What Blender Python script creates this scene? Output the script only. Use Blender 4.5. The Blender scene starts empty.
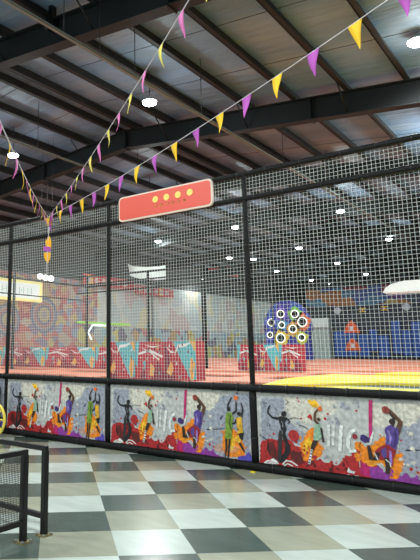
# ---- survey values: tile grid and viewpoint
TILE = {'rd': [0.700822, 0.713336], 'cd': [-0.713336, 0.700822], 'oi': 0.4884, 'oj': 9.3746, 't': 0.5997}
CAMM = [[0.76, 0.113396, 0.639954, 0.0], [0.649922, -0.134838, -0.747944, 0.0], [0.001477, 0.984358, -0.176176, 1.53], [0.0, 0.0, 0.0, 1.0]]
LAMP_W = 600
ROOF_FILL = .08
WORLD = .8
EXPO = 0.12
BUNT = [([-1.167, 4.464, 4.22], 15.3, 4, 0.3, 0.13, 0.225, 0.135, 'PY', 'yellow and purple bunting string climbing from the cage corner to the upper right'), ([-2.021, 3.175, 3.982], 15.2, 4, 0.2, 0.1, 0.19, 0.11, 'LK', 'steep pink and yellow bunting string running up to the top centre of the ceiling'), ([-2.788, 2.203, 3.052], 13.4, 4, 0.4, 0.12, 0.17, 0.1, 'YK', 'yellow and pink bunting string running to the upper left edge')]
MURAL_JSON = '''[["p","cream",[[0.64,0.921],[0.881,0.954],[1.072,0.945],[1.073,0.816],[0.923,0.712],[0.745,0.68],[0.622,0.632]],0.02],["p","cream",[[0.432,0.944],[0.766,0.935],[0.747,0.628],[0.631,0.655],[0.516,0.682],[0.445,0.805]],0.02],["p","cream",[[1.483,0.945],[1.978,0.947],[1.958,0.723],[1.781,0.69],[1.604,0.657],[1.444,0.68]],0.02],["p","bluegrey",[[1.764,0.689],[1.96,0.741],[1.91,0.159],[1.705,0.183],[1.713,0.486]],0.02],["p","bluegrey",[[0.112,0.908],[0.411,0.924],[0.426,0.823],[0.349,0.706],[0.322,0.399],[0.199,0.378],[0.094,0.348]],0.01],["p","bluegrey",[[0.319,0.704],[0.437,0.676],[0.55,0.594],[0.707,0.5],[0.613,0.366],[0.481,0.406],[0.302,0.407]],0.01],["p","bluegrey",[[1.986,0.869],[2.22,0.962],[2.464,0.954],[2.427,0.167],[1.958,0.113],[1.747,0.148],[1.807,0.514]],0.02],["p","cream",[[1.674,0.914],[2.012,0.931],[1.984,0.829],[1.837,0.678],[1.743,0.753]],0.02],["p","red",[[0.073,0.346],[0.159,0.402],[0.243,0.423],[0.322,0.399],[0.383,0.424],[0.472,0.423],[0.54,0.362],[0.613,0.352],[0.728,0.325],[0.714,0.11],[0.405,0.095],[0.061,0.103]],0.012],["p","red",[[0.6,0.27],[0.716,0.208],[0.836,0.25],[0.89,0.208],[0.966,0.217],[1.04,0.201],[1.102,0.255],[1.139,0.304],[1.232,0.351],[1.311,0.386],[1.291,0.112],[0.94,0.1],[0.59,0.096]],0.015],["p","red",[[1.306,0.313],[1.377,0.285],[1.501,0.246],[1.529,0.159],[1.506,0.088],[1.289,0.09]],0.012],["p","magenta",[[1.303,0.272],[1.411,0.243],[1.48,0.207],[1.492,0.136],[1.364,0.11],[1.292,0.127]],0.012],["p","purple",[[1.39,0.213],[1.501,0.246],[1.549,0.189],[1.636,0.183],[1.738,0.17],[1.91,0.159],[1.906,0.117],[1.612,0.103],[1.399,0.095]],0.01],["p","purple",[[1.601,0.131],[1.747,0.148],[1.889,0.134],[2.027,0.121],[2.071,0.087],[1.598,0.061]],0.008],["p","violetblue",[[2.253,0.147],[2.298,0.19],[2.363,0.169],[2.408,0.222],[2.453,0.17],[2.449,0.091],[2.25,0.086]],0.008],["p","pinkgrey",[[1.869,0.24],[2.034,0.297],[2.051,0.162],[1.913,0.166]],0.012],["p","orange",[[0.608,0.402],[0.652,0.463],[0.718,0.564],[0.809,0.591],[0.831,0.481],[0.788,0.421],[0.874,0.393],[0.873,0.301],[0.795,0.218],[0.716,0.208],[0.636,0.199],[0.597,0.213]],0.015],["p","orange",[[0.742,0.557],[0.688,0.498],[0.615,0.384],[0.599,0.275],[0.642,0.206],[0.72,0.202]],0.01],["p","amber",[[0.74,0.908],[0.821,0.931],[0.866,0.868],[0.814,0.826],[0.766,0.852]],0.01],["p","amber",[[0.722,0.905],[0.766,0.935],[0.761,0.862]],0.004],["p","amber",[[0.65,0.425],[0.734,0.49],[0.748,0.398],[0.681,0.279],[0.632,0.292]],0.01],["p","orange",[[1.427,0.456],[1.505,0.534],[1.594,0.574],[1.603,0.42],[1.681,0.42],[1.687,0.34],[1.633,0.253],[1.569,0.209],[1.539,0.287],[1.41,0.234],[1.339,0.262],[1.306,0.313],[1.319,0.491],[1.371,0.441]],0.014],["p","orange",[[1.259,0.469],[1.319,0.493],[1.303,0.28],[1.253,0.273],[1.241,0.343]],0.01],["p","orange",[[2.086,0.459],[2.2,0.488],[2.286,0.419],[2.346,0.291],[2.363,0.169],[2.252,0.137],[2.073,0.13],[2.019,0.217],[2.032,0.375]],0.012],["p","amber",[[2.096,0.42],[2.197,0.41],[2.214,0.277],[2.166,0.194],[2.112,0.266]],0.01],["p","orange",[[1.608,0.375],[1.755,0.409],[1.751,0.268],[1.673,0.119],[1.601,0.131]],0.012],["l","cream",[[2.139,0.267],[2.152,0.249],[2.179,0.244],[2.206,0.255],[2.22,0.275]],[0.006,0.006,0.006,0.006,0.006]],["l","cream",[[2.111,0.256],[2.132,0.225],[2.178,0.217],[2.224,0.235],[2.248,0.27]],[0.006,0.006,0.006,0.006,0.006]],["l","cream",[[2.082,0.244],[2.112,0.201],[2.177,0.19],[2.242,0.216],[2.276,0.265]],[0.006,0.006,0.006,0.006,0.006]],["l","amber",[[1.408,0.298],[1.414,0.281],[1.431,0.275],[1.45,0.285],[1.459,0.304]],[0.006,0.006,0.006,0.006,0.006]],["l","amber",[[1.386,0.295],[1.397,0.263],[1.43,0.253],[1.464,0.271],[1.48,0.307]],[0.006,0.006,0.006,0.006,0.006]],["l","amber",[[1.363,0.292],[1.381,0.246],[1.428,0.231],[1.478,0.258],[1.502,0.309]],[0.006,0.006,0.006,0.006,0.006]],["o","red",[0.266,0.477],[0.015,0.015],0.25],["o","red",[0.213,0.453],[0.009,0.009],0.25],["o","red",[0.633,0.691],[0.011,0.011],0.25],["o","red",[0.617,0.899],[0.011,0.011],0.25],["o","red",[0.73,0.72],[0.016,0.016],0.25],["o","red",[0.599,0.935],[0.01,0.01],0.25],["o","red",[0.929,0.713],[0.017,0.017],0.25],["o","red",[0.966,0.771],[0.013,0.013],0.25],["o","red",[0.749,0.737],[0.016,0.016],0.25],["o","red",[1.299,0.831],[0.013,0.013],0.25],["o","red",[0.728,0.716],[0.009,0.009],0.25],["o","red",[1.829,0.252],[0.018,0.018],0.25],["o","red",[1.88,0.276],[0.009,0.009],0.25],["o","red",[1.752,0.547],[0.01,0.01],0.25],["o","red",[1.892,0.227],[0.014,0.014],0.25],["o","red",[2.038,0.523],[0.011,0.011],0.25],["o","red",[1.879,0.192],[0.008,0.008],0.25],["p","red",[[0.72,0.744],[0.772,0.729],[0.775,0.672],[0.747,0.699]],0.004],["p","white",[[1.146,0.145],[1.167,0.192],[1.183,0.159],[1.235,0.148],[1.225,0.126],[1.162,0.124]],0.006],["o","red",[1.247,0.369],[0.015,0.015],0.35],["o","red",[1.225,0.361],[0.019,0.019],0.35],["o","red",[0.684,0.302],[0.013,0.013],0.35],["o","red",[0.786,0.267],[0.009,0.009],0.35],["o","red",[0.788,0.263],[0.018,0.018],0.35],["o","red",[1.122,0.268],[0.008,0.008],0.35],["o","red",[1.265,0.383],[0.019,0.019],0.35],["o","red",[0.611,0.287],[0.02,0.02],0.35],["o","red",[0.773,0.217],[0.014,0.014],0.35],["o","red",[0.762,0.215],[0.009,0.009],0.35],["o","red",[1.137,0.294],[0.008,0.008],0.35],["o","red",[0.773,0.253],[0.018,0.018],0.35],["o","red",[1.222,0.348],[0.01,0.01],0.35],["o","red",[0.971,0.223],[0.015,0.015],0.35],["o","red",[0.794,0.234],[0.007,0.007],0.35],["o","red",[0.688,0.288],[0.012,0.012],0.35],["o","red",[1.296,0.374],[0.014,0.014],0.35],["o","red",[0.635,0.261],[0.015,0.015],0.35],["o","red",[0.759,0.256],[0.018,0.018],0.35],["o","red",[1.141,0.295],[0.013,0.013],0.35],["o","red",[1.117,0.27],[0.017,0.017],0.35],["o","red",[0.938,0.183],[0.007,0.007],0.35],["o","red",[0.987,0.222],[0.008,0.008],0.35],["o","red",[1.026,0.216],[0.01,0.01],0.35],["o","red",[0.965,0.195],[0.015,0.015],0.35],["o","red",[1.035,0.239],[0.006,0.006],0.35],["o","red",[0.622,0.327],[0.01,0.01],0.35],["o","red",[0.515,0.396],[0.006,0.006],0.35],["o","red",[0.171,0.394],[0.009,0.009],0.35],["o","red",[0.316,0.401],[0.007,0.007],0.35],["o","red",[0.658,0.369],[0.011,0.011],0.35],["o","red",[0.296,0.387],[0.017,0.017],0.35],["o","red",[0.713,0.34],[0.009,0.009],0.35],["o","red",[0.498,0.395],[0.007,0.007],0.35],["o","red",[0.701,0.347],[0.008,0.008],0.35],["o","red",[0.706,0.367],[0.011,0.011],0.35],["o","red",[0.474,0.371],[0.01,0.01],0.35],["o","red",[0.166,0.392],[0.015,0.015],0.35],["o","red",[0.554,0.409],[0.018,0.018],0.35],["o","red",[0.566,0.406],[0.008,0.008],0.35],["o","red",[0.134,0.365],[0.01,0.01],0.35],["o","red",[0.514,0.374],[0.014,0.014],0.35],["o","red",[0.503,0.382],[0.014,0.014],0.35],["o","red",[0.653,0.325],[0.017,0.017],0.35],["o","purple",[1.91,0.143],[0.013,0.013],0.35],["o","purple",[1.592,0.193],[0.019,0.019],0.35],["o","purple",[1.771,0.162],[0.016,0.016],0.35],["o","purple",[1.628,0.166],[0.013,0.013],0.35],["o","purple",[1.853,0.157],[0.019,0.019],0.35],["o","purple",[1.777,0.201],[0.008,0.008],0.35],["o","purple",[1.883,0.181],[0.017,0.017],0.35],["o","purple",[1.633,0.217],[0.013,0.013],0.35],["o","purple",[1.587,0.163],[0.007,0.007],0.35],["o","purple",[1.618,0.186],[0.012,0.012],0.35],["o","purple",[1.744,0.165],[0.015,0.015],0.35],["o","purple",[1.64,0.199],[0.011,0.011],0.35],["o","purple",[1.785,0.156],[0.016,0.016],0.35],["o","purple",[1.796,0.175],[0.01,0.01],0.35],["o","purple",[1.76,0.182],[0.015,0.015],0.35],["o","purple",[1.783,0.181],[0.019,0.019],0.35],["o","purple",[1.754,0.191],[0.012,0.012],0.35],["o","purple",[1.908,0.142],[0.015,0.015],0.35],["o","orange",[1.581,0.557],[0.008,0.008],0.35],["o","orange",[1.565,0.557],[0.006,0.006],0.35],["o","orange",[1.723,0.431],[0.008,0.008],0.35],["o","orange",[1.428,0.475],[0.01,0.01],0.35],["o","orange",[1.589,0.548],[0.01,0.01],0.35],["o","orange",[1.577,0.571],[0.008,0.008],0.35],["o","orange",[1.415,0.454],[0.009,0.009],0.35],["o","orange",[1.54,0.578],[0.01,0.01],0.35],["o","orange",[0.844,0.391],[0.007,0.007],0.35],["o","orange",[0.825,0.368],[0.009,0.009],0.35],["o","orange",[0.885,0.387],[0.009,0.009],0.35],["o","orange",[0.757,0.577],[0.011,0.011],0.35],["o","orange",[0.863,0.357],[0.015,0.015],0.35],["o","orange",[0.614,0.477],[0.009,0.009],0.35],["o","orange",[0.817,0.432],[0.006,0.006],0.35],["o","orange",[0.797,0.429],[0.012,0.012],0.35],["o","orange",[0.612,0.457],[0.014,0.014],0.35],["o","orange",[0.683,0.464],[0.005,0.005],0.35],["o","orange",[0.869,0.365],[0.016,0.016],0.35],["o","orange",[0.889,0.361],[0.011,0.011],0.35],["o","orange",[0.77,0.57],[0.014,0.014],0.35],["o","orange",[0.835,0.435],[0.01,0.01],0.35],["o","orange",[2.043,0.221],[0.009,0.009],0.35],["o","orange",[2.06,0.435],[0.011,0.011],0.35],["o","orange",[2.034,0.222],[0.011,0.011],0.35],["o","orange",[2.027,0.445],[0.014,0.014],0.35],["o","orange",[2.077,0.458],[0.013,0.013],0.35],["o","orange",[2.103,0.432],[0.006,0.006],0.35],["o","orange",[2.039,0.429],[0.016,0.016],0.35],["o","orange",[2.377,0.274],[0.013,0.013],0.35],["o","orange",[2.001,0.211],[0.01,0.01],0.35],["o","orange",[2.027,0.446],[0.012,0.012],0.35],["o","darkred",[1.153,0.245],[0.01,0.01],0.35],["o","darkred",[1.113,0.212],[0.019,0.019],0.35],["o","darkred",[0.703,0.168],[0.02,0.02],0.35],["o","darkred",[0.957,0.134],[0.024,0.024],0.35],["o","darkred",[0.746,0.188],[0.02,0.02],0.35],["o","darkred",[1.135,0.168],[0.018,0.018],0.35],["o","darkred",[0.675,0.143],[0.013,0.013],0.35],["o","darkred",[0.985,0.183],[0.013,0.013],0.35],["o","darkred",[0.974,0.159],[0.011,0.011],0.35],["o","darkred",[0.739,0.193],[0.021,0.021],0.35],["o","darkred",[0.77,0.159],[0.017,0.017],0.35],["o","darkred",[1.037,0.159],[0.014,0.014],0.35],["o","bluegrey",[0.436,0.541],[0.008,0.008],0.35],["o","bluegrey",[0.294,0.841],[0.019,0.019],0.35],["o","bluegrey",[0.451,0.515],[0.017,0.017],0.35],["o","bluegrey",[0.126,0.808],[0.013,0.013],0.35],["o","bluegrey",[0.155,0.775],[0.018,0.018],0.35],["o","bluegrey",[0.119,0.513],[0.013,0.013],0.35],["o","bluegrey",[0.209,0.554],[0.021,0.021],0.35],["o","bluegrey",[0.435,0.512],[0.011,0.011],0.35],["o","bluegrey",[0.182,0.872],[0.008,0.008],0.35],["o","bluegrey",[0.138,0.825],[0.022,0.022],0.35],["o","bluegrey",[0.584,0.633],[0.015,0.015],0.35],["o","bluegrey",[0.613,0.6],[0.014,0.014],0.35],["o","bluegrey",[0.131,0.862],[0.013,0.013],0.35],["o","bluegrey",[0.222,0.551],[0.016,0.016],0.35],["o","ink",[0.13,0.869],[0.003,0.003],0.35],["o","ink",[0.182,0.55],[0.004,0.004],0.35],["o","ink",[0.422,0.857],[0.002,0.002],0.35],["o","ink",[0.135,0.411],[0.003,0.003],0.35],["o","ink",[0.416,0.809],[0.006,0.006],0.35],["o","ink",[0.183,0.564],[0.005,0.005],0.35],["o","ink",[0.177,0.812],[0.006,0.006],0.35],["o","ink",[0.402,0.832],[0.002,0.002],0.35],["o","ink",[0.093,0.462],[0.005,0.005],0.35],["o","ink",[0.183,0.851],[0.008,0.008],0.35],["o","ink",[0.156,0.847],[0.005,0.005],0.35],["o","ink",[0.185,0.578],[0.008,0.008],0.35],["o","ink",[0.506,0.811],[0.003,0.003],0.35],["o","ink",[0.081,0.443],[0.006,0.006],0.35],["o","ink",[0.16,0.821],[0.002,0.002],0.35],["o","ink",[0.132,0.435],[0.007,0.007],0.35],["o","ink",[0.205,0.582],[0.004,0.004],0.35],["o","ink",[0.192,0.597],[0.003,0.003],0.35],["o","ink",[0.264,0.56],[0.003,0.003],0.35],["o","ink",[0.153,0.855],[0.005,0.005],0.35],["o","ink",[0.146,0.476],[0.002,0.002],0.35],["o","ink",[0.47,0.795],[0.007,0.007],0.35],["o","ink",[0.108,0.842],[0.006,0.006],0.35],["o","ink",[0.491,0.841],[0.002,0.002],0.35],["o","ink",[0.156,0.828],[0.007,0.007],0.35],["o","ink",[0.219,0.585],[0.003,0.003],0.35],["o","ink",[2.364,0.594],[0.003,0.003],0.35],["o","ink",[1.996,0.871],[0.004,0.004],0.35],["o","ink",[2.338,0.592],[0.005,0.005],0.35],["o","ink",[2.067,0.898],[0.005,0.005],0.35],["o","ink",[2.441,0.619],[0.002,0.002],0.35],["o","ink",[2.364,0.868],[0.003,0.003],0.35],["o","ink",[2.032,0.906],[0.002,0.002],0.35],["o","ink",[2.419,0.908],[0.002,0.002],0.35],["o","ink",[2.412,0.616],[0.002,0.002],0.35],["o","ink",[2.103,0.9],[0.003,0.003],0.35],["o","ink",[2.34,0.576],[0.003,0.003],0.35],["o","ink",[2.035,0.928],[0.005,0.005],0.35],["o","ink",[2.09,0.924],[0.004,0.004],0.35],["o","ink",[2.076,0.92],[0.005,0.005],0.35],["o","ink",[2.436,0.921],[0.003,0.003],0.35],["o","ink",[2.052,0.898],[0.004,0.004],0.35],["o","cream",[1.859,0.323],[0.021,0.021],0.35],["o","cream",[1.735,0.342],[0.019,0.019],0.35],["o","cream",[1.736,0.27],[0.007,0.007],0.35],["o","cream",[1.763,0.297],[0.012,0.012],0.35],["o","cream",[1.842,0.466],[0.01,0.01],0.35],["o","cream",[1.801,0.296],[0.018,0.018],0.35],["o","cream",[1.861,0.47],[0.021,0.021],0.35],["o","cream",[1.842,0.615],[0.01,0.01],0.35],["o","cream",[1.827,0.644],[0.009,0.009],0.35],["o","cream",[1.861,0.627],[0.021,0.021],0.35],["o","cream",[1.876,0.453],[0.015,0.015],0.35],["o","cream",[1.866,0.619],[0.007,0.007],0.35],["o","bluegrey",[1.319,0.928],[0.017,0.017],0.35],["o","bluegrey",[1.019,0.682],[0.015,0.015],0.35],["o","bluegrey",[0.925,0.281],[0.015,0.015],0.35],["o","bluegrey",[1.128,0.867],[0.013,0.013],0.35],["o","bluegrey",[1.151,0.893],[0.012,0.012],0.35],["o","bluegrey",[1.052,0.864],[0.016,0.016],0.35],["o","bluegrey",[0.903,0.266],[0.011,0.011],0.35],["o","bluegrey",[1.207,0.857],[0.017,0.017],0.35],["o","bluegrey",[1.075,0.671],[0.02,0.02],0.35],["o","bluegrey",[1.271,0.919],[0.009,0.009],0.35],["o","bluegrey",[1.088,0.684],[0.013,0.013],0.35],["o","bluegrey",[1.151,0.905],[0.018,0.018],0.35],["o","bluegrey",[1.329,0.878],[0.013,0.013],0.35],["o","bluegrey",[1.173,0.862],[0.018,0.018],0.35],["o","bluegrey",[0.981,0.715],[0.012,0.012],0.35],["o","bluegrey",[1.064,0.723],[0.021,0.021],0.35],["o","red",[0.53,0.483],[0.069,0.069],0.03],["p","darkred",[[0.199,0.368],[0.261,0.393],[0.296,0.278],[0.309,0.152],[0.23,0.179],[0.183,0.265]],0.012],["p","darkred",[[0.494,0.3],[0.609,0.294],[0.64,0.174],[0.562,0.147],[0.47,0.207]],0.014],["l","ink",[[0.239,0.83],[0.208,0.781],[0.205,0.733],[0.26,0.677],[0.337,0.672],[0.395,0.695]],[0.0148,0.0204,0.0241,0.0259,0.0315,0.0297]],["l","ink",[[0.208,0.79],[0.237,0.777]],[0.0111,0.0111]],["l","ink",[[0.398,0.691],[0.457,0.677],[0.49,0.64],[0.458,0.622]],[0.0297,0.0259,0.0204,0.013]],["p","ink",[[0.394,0.765],[0.439,0.772],[0.453,0.747],[0.439,0.709],[0.403,0.699],[0.38,0.718]],0.004],["p","ink",[[0.354,0.684],[0.431,0.697],[0.446,0.658],[0.427,0.629],[0.44,0.544],[0.419,0.5],[0.374,0.538],[0.361,0.587],[0.351,0.641]],0.005],["l","bluegrey",[[0.38,0.644],[0.398,0.608],[0.392,0.571]],[0.0074,0.0074,0.0074]],["p","darkgrey",[[0.346,0.536],[0.381,0.528],[0.379,0.414],[0.368,0.286],[0.345,0.156],[0.309,0.152],[0.308,0.279],[0.323,0.409]],0.004],["p","ink",[[0.39,0.54],[0.42,0.509],[0.44,0.438],[0.474,0.351],[0.478,0.28],[0.426,0.202],[0.368,0.144],[0.324,0.143],[0.352,0.211],[0.408,0.29],[0.401,0.38],[0.385,0.451]],0.005],["p","darkred",[[0.403,0.417],[0.429,0.356],[0.413,0.309],[0.391,0.343]],0.003],["l","ink",[[0.078,0.45],[0.139,0.409],[0.19,0.395]],[0.0074,0.0093,0.0056]],["l","ink",[[0.19,0.395],[0.179,0.302],[0.207,0.213]],[0.0056,0.0222,0.0148]],["l","ink",[[0.447,0.667],[0.547,0.699],[0.633,0.691]],[0.0056,0.0074,0.0037]],["l","ink",[[0.609,0.617],[0.684,0.596],[0.72,0.569]],[0.0093,0.0093,0.0037]],["l","ink",[[0.451,0.917],[0.484,0.878],[0.443,0.846]],[0.0074,0.0093,0.0056]],["l","ink",[[0.284,0.814],[0.342,0.761]],[0.0037,0.0074]],["l","ink",[[0.15,0.635],[0.231,0.585],[0.208,0.546]],[0.0037,0.0056,0.0037]],["p","white",[[0.113,0.109],[0.177,0.154],[0.25,0.177],[0.309,0.152],[0.317,0.12],[0.226,0.109],[0.123,0.103]],0.008],["l","white",[[0.367,0.123],[0.419,0.174],[0.487,0.17],[0.561,0.129]],[0.0185,0.0148,0.0185,0.0148]],["l","white",[[0.386,0.111],[0.436,0.14],[0.503,0.117]],[0.0148,0.0148,0.0111]],["l","red",[[0.165,0.116],[0.208,0.149],[0.267,0.128]],[0.0074,0.0074,0.0074]],["o","brown",[0.855,0.703],[0.022,0.022],0],["l","brown",[[0.851,0.641],[0.805,0.684],[0.814,0.77],[0.857,0.829]],[0.0314,0.0353,0.0314,0.0196]],["o","orangeball",[0.877,0.825],[0.028,0.028],0],["l","amber",[[0.835,0.847],[0.859,0.862],[0.894,0.856]],[0.0078,0.0078,0.0078]],["p","mint",[[0.798,0.637],[0.871,0.648],[0.879,0.56],[0.87,0.485],[0.825,0.447],[0.775,0.457],[0.787,0.551]],0.004],["l","darkbrown",[[0.878,0.606],[0.887,0.514],[0.896,0.441]],[0.0235,0.0235,0.0314]],["p","darkbrown",[[0.767,0.456],[0.833,0.453],[0.795,0.375],[0.759,0.325],[0.728,0.34]],0.004],["l","mint",[[0.803,0.59],[0.802,0.478]],[0.0118,0.0118]],["l","white",[[0.748,0.342],[0.731,0.266],[0.704,0.17]],[0.0294,0.0275,0.0314]],["l","ink",[[0.733,0.326],[0.761,0.323]],[0.0118,0.0118]],["l","ink",[[0.725,0.291],[0.753,0.289]],[0.0118,0.0118]],["l","ink",[[0.715,0.257],[0.743,0.254]],[0.0118,0.0118]],["l","ink",[[0.703,0.222],[0.731,0.219]],[0.0118,0.0118]],["l","ink",[[0.691,0.187],[0.719,0.185]],[0.0118,0.0118]],["l","white",[[0.969,0.651],[0.956,0.401]],[0.0294,0.0294]],["l","white",[[1.03,0.656],[1.008,0.416]],[0.0294,0.0294]],["l","white",[[0.964,0.521],[1.018,0.536]],[0.0255,0.0255]],["l","white",[[1.123,0.654],[1.098,0.507],[1.08,0.351]],[0.0392,0.0432,0.0392]],["l","white",[[1.284,0.618],[1.228,0.595],[1.191,0.525],[1.181,0.434],[1.205,0.371],[1.27,0.385]],[0.0353,0.0392,0.0432,0.0432,0.0392,0.0353]],["l","cream",[[0.932,0.546],[0.947,0.492]],[0.0157,0.0157]],["p","magenta",[[1.447,0.962],[1.488,0.964],[1.453,0.56],[1.421,0.474],[1.423,0.641]],0],["l","white",[[1.419,0.474],[1.449,0.551],[1.472,0.617]],[0.0331,0.0248,0.0124]],["l","brown",[[1.714,0.603],[1.765,0.743],[1.704,0.811],[1.648,0.871]],[0.0538,0.0538,0.0414,0.0331]],["l","darkbrown",[[1.676,0.681],[1.701,0.774],[1.654,0.844]],[0.0248,0.0289,0.0248]],["o","darkbrown",[1.678,0.74],[0.033,0.033],0],["o","ball",[1.621,0.864],[0.041,0.041],0],["l","darkred",[[1.605,0.893],[1.621,0.864],[1.614,0.827]],[0.0083,0.0083,0.0083]],["p","purplejersey",[[1.606,0.675],[1.661,0.702],[1.736,0.668],[1.737,0.578],[1.7,0.44],[1.649,0.447],[1.591,0.491],[1.607,0.584],[1.593,0.628]],0.005],["l","lilac",[[1.629,0.641],[1.65,0.57],[1.635,0.496]],[0.0207,0.0248,0.0165]],["l","indigo",[[1.7,0.647],[1.705,0.557],[1.676,0.464]],[0.0207,0.0248,0.0207]],["p","crimson",[[1.554,0.469],[1.617,0.491],[1.695,0.439],[1.667,0.356],[1.641,0.246],[1.605,0.33],[1.524,0.312],[1.473,0.351],[1.475,0.415]],0.006],["p","purplejersey",[[1.542,0.432],[1.588,0.455],[1.6,0.384],[1.578,0.327],[1.542,0.359]],0.005],["l","lilac",[[1.635,0.424],[1.632,0.352],[1.635,0.28]],[0.0207,0.0289,0.0165]],["l","darkbrown",[[1.512,0.392],[1.48,0.325],[1.425,0.318],[1.409,0.454]],[0.0455,0.0538,0.0579,0.0331]],["l","white",[[1.458,0.386],[1.482,0.352],[1.497,0.308]],[0.0124,0.0145,0.0124]],["l","darkbrown",[[1.588,0.346],[1.599,0.258],[1.587,0.176]],[0.0455,0.0538,0.0414]],["l","white",[[1.578,0.327],[1.619,0.296],[1.628,0.253]],[0.0103,0.0124,0.0103]],["p","indigo",[[1.325,0.567],[1.381,0.572],[1.43,0.539],[1.421,0.492],[1.374,0.484],[1.321,0.516]],0.004],["l","white",[[1.373,0.469],[1.428,0.475]],[0.0165,0.0165]],["o","crimson",[1.264,0.541],[0.029,0.029],0.1],["l","ink",[[2.131,0.718],[2.134,0.798],[2.195,0.901]],[0.0297,0.0222,0.0148]],["l","ink",[[2.197,0.684],[2.255,0.727],[2.256,0.845]],[0.0259,0.0259,0.0167]],["o","ink",[2.143,0.743],[0.028,0.028],0],["o","orangeball",[2.256,0.894],[0.032,0.032],0],["p","green",[[2.107,0.697],[2.187,0.699],[2.207,0.635],[2.19,0.507],[2.173,0.359],[2.07,0.349],[2.087,0.498],[2.092,0.617]],0.004],["l","darkgreen",[[2.174,0.662],[2.147,0.562],[2.177,0.467]],[0.0185,0.0297,0.0148]],["l","ink",[[2.093,0.352],[2.088,0.225],[2.065,0.11]],[0.0297,0.0259,0.0167]],["l","ink",[[2.145,0.357],[2.127,0.229],[2.11,0.107]],[0.0297,0.0259,0.0167]],["l","indigo",[[2.006,0.6],[2.048,0.653]],[0.0185,0.0093]],["l","ink",[[2.329,0.645],[2.35,0.753],[2.331,0.839]],[0.0259,0.0222,0.0148]],["l","ink",[[2.274,0.65],[2.231,0.569],[2.181,0.555]],[0.0259,0.0241,0.0167]],["o","ink",[2.294,0.691],[0.028,0.028],0],["p","yellow",[[2.256,0.639],[2.33,0.654],[2.336,0.539],[2.349,0.444],[2.265,0.436],[2.258,0.532]],0.004],["l","darkbrown",[[2.256,0.493],[2.289,0.481]],[0.0148,0.0148]],["p","ink",[[2.26,0.426],[2.354,0.463],[2.339,0.366],[2.284,0.361]],0.004],["p","yellow",[[2.223,0.384],[2.275,0.418],[2.306,0.363],[2.303,0.286],[2.239,0.337]],0.005],["l","ink",[[2.287,0.323],[2.319,0.269],[2.354,0.215]],[0.0334,0.0297,0.0167]]]'''
import bpy, bmesh, math, random, json
from mathutils import Vector, Matrix
random.seed(7)
PI = math.pi
col = bpy.context.scene.collection
sc = bpy.context.scene

# ------------------------------------------------------------ materials
def lin(c):
    return tuple((v/255/12.92 if v/255 <= .04045 else ((v/255+.055)/1.055)**2.4) for v in c) + (1,)
MATS = {}
def mat(name, rgb, rough=.6, metal=0, emit=0, noise=0, nscale=6, bump=0, bscale=20, spec=.5):
    if name in MATS: return MATS[name]
    m = bpy.data.materials.new(name); m.use_nodes = True
    nt = m.node_tree; b = nt.nodes['Principled BSDF']
    b.inputs['Base Color'].default_value = lin(rgb)
    b.inputs['Roughness'].default_value = rough
    b.inputs['Metallic'].default_value = metal
    b.inputs['Specular IOR Level'].default_value = spec
    if emit:
        b.inputs['Emission Color'].default_value = lin(rgb); b.inputs['Emission Strength'].default_value = emit
    if noise or bump:
        tc = nt.nodes.new('ShaderNodeTexCoord')
        n = nt.nodes.new('ShaderNodeTexNoise'); n.inputs['Scale'].default_value = nscale; n.inputs['Detail'].default_value = 5
        nt.links.new(tc.outputs['Object'], n.inputs['Vector'])
        if noise:
            r = nt.nodes.new('ShaderNodeMapRange'); r.inputs['From Min'].default_value = .3; r.inputs['From Max'].default_value = .7
            r.inputs['To Min'].default_value = 1-noise; r.inputs['To Max'].default_value = 1+noise*.5
            h = nt.nodes.new('ShaderNodeHueSaturation'); h.inputs['Color'].default_value = lin(rgb)
            nt.links.new(n.outputs['Fac'], r.inputs['Value']); nt.links.new(r.outputs['Result'], h.inputs['Value'])
            nt.links.new(h.outputs['Color'], b.inputs['Base Color'])
        if bump:
            n2 = nt.nodes.new('ShaderNodeTexNoise'); n2.inputs['Scale'].default_value = bscale
            nt.links.new(tc.outputs['Object'], n2.inputs['Vector'])
            bp = nt.nodes.new('ShaderNodeBump'); bp.inputs['Strength'].default_value = bump; bp.inputs['Distance'].default_value = .05
            nt.links.new(n2.outputs['Fac'], bp.inputs['Height']); nt.links.new(bp.outputs['Normal'], b.inputs['Normal'])
    MATS[name] = m; return m

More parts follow.
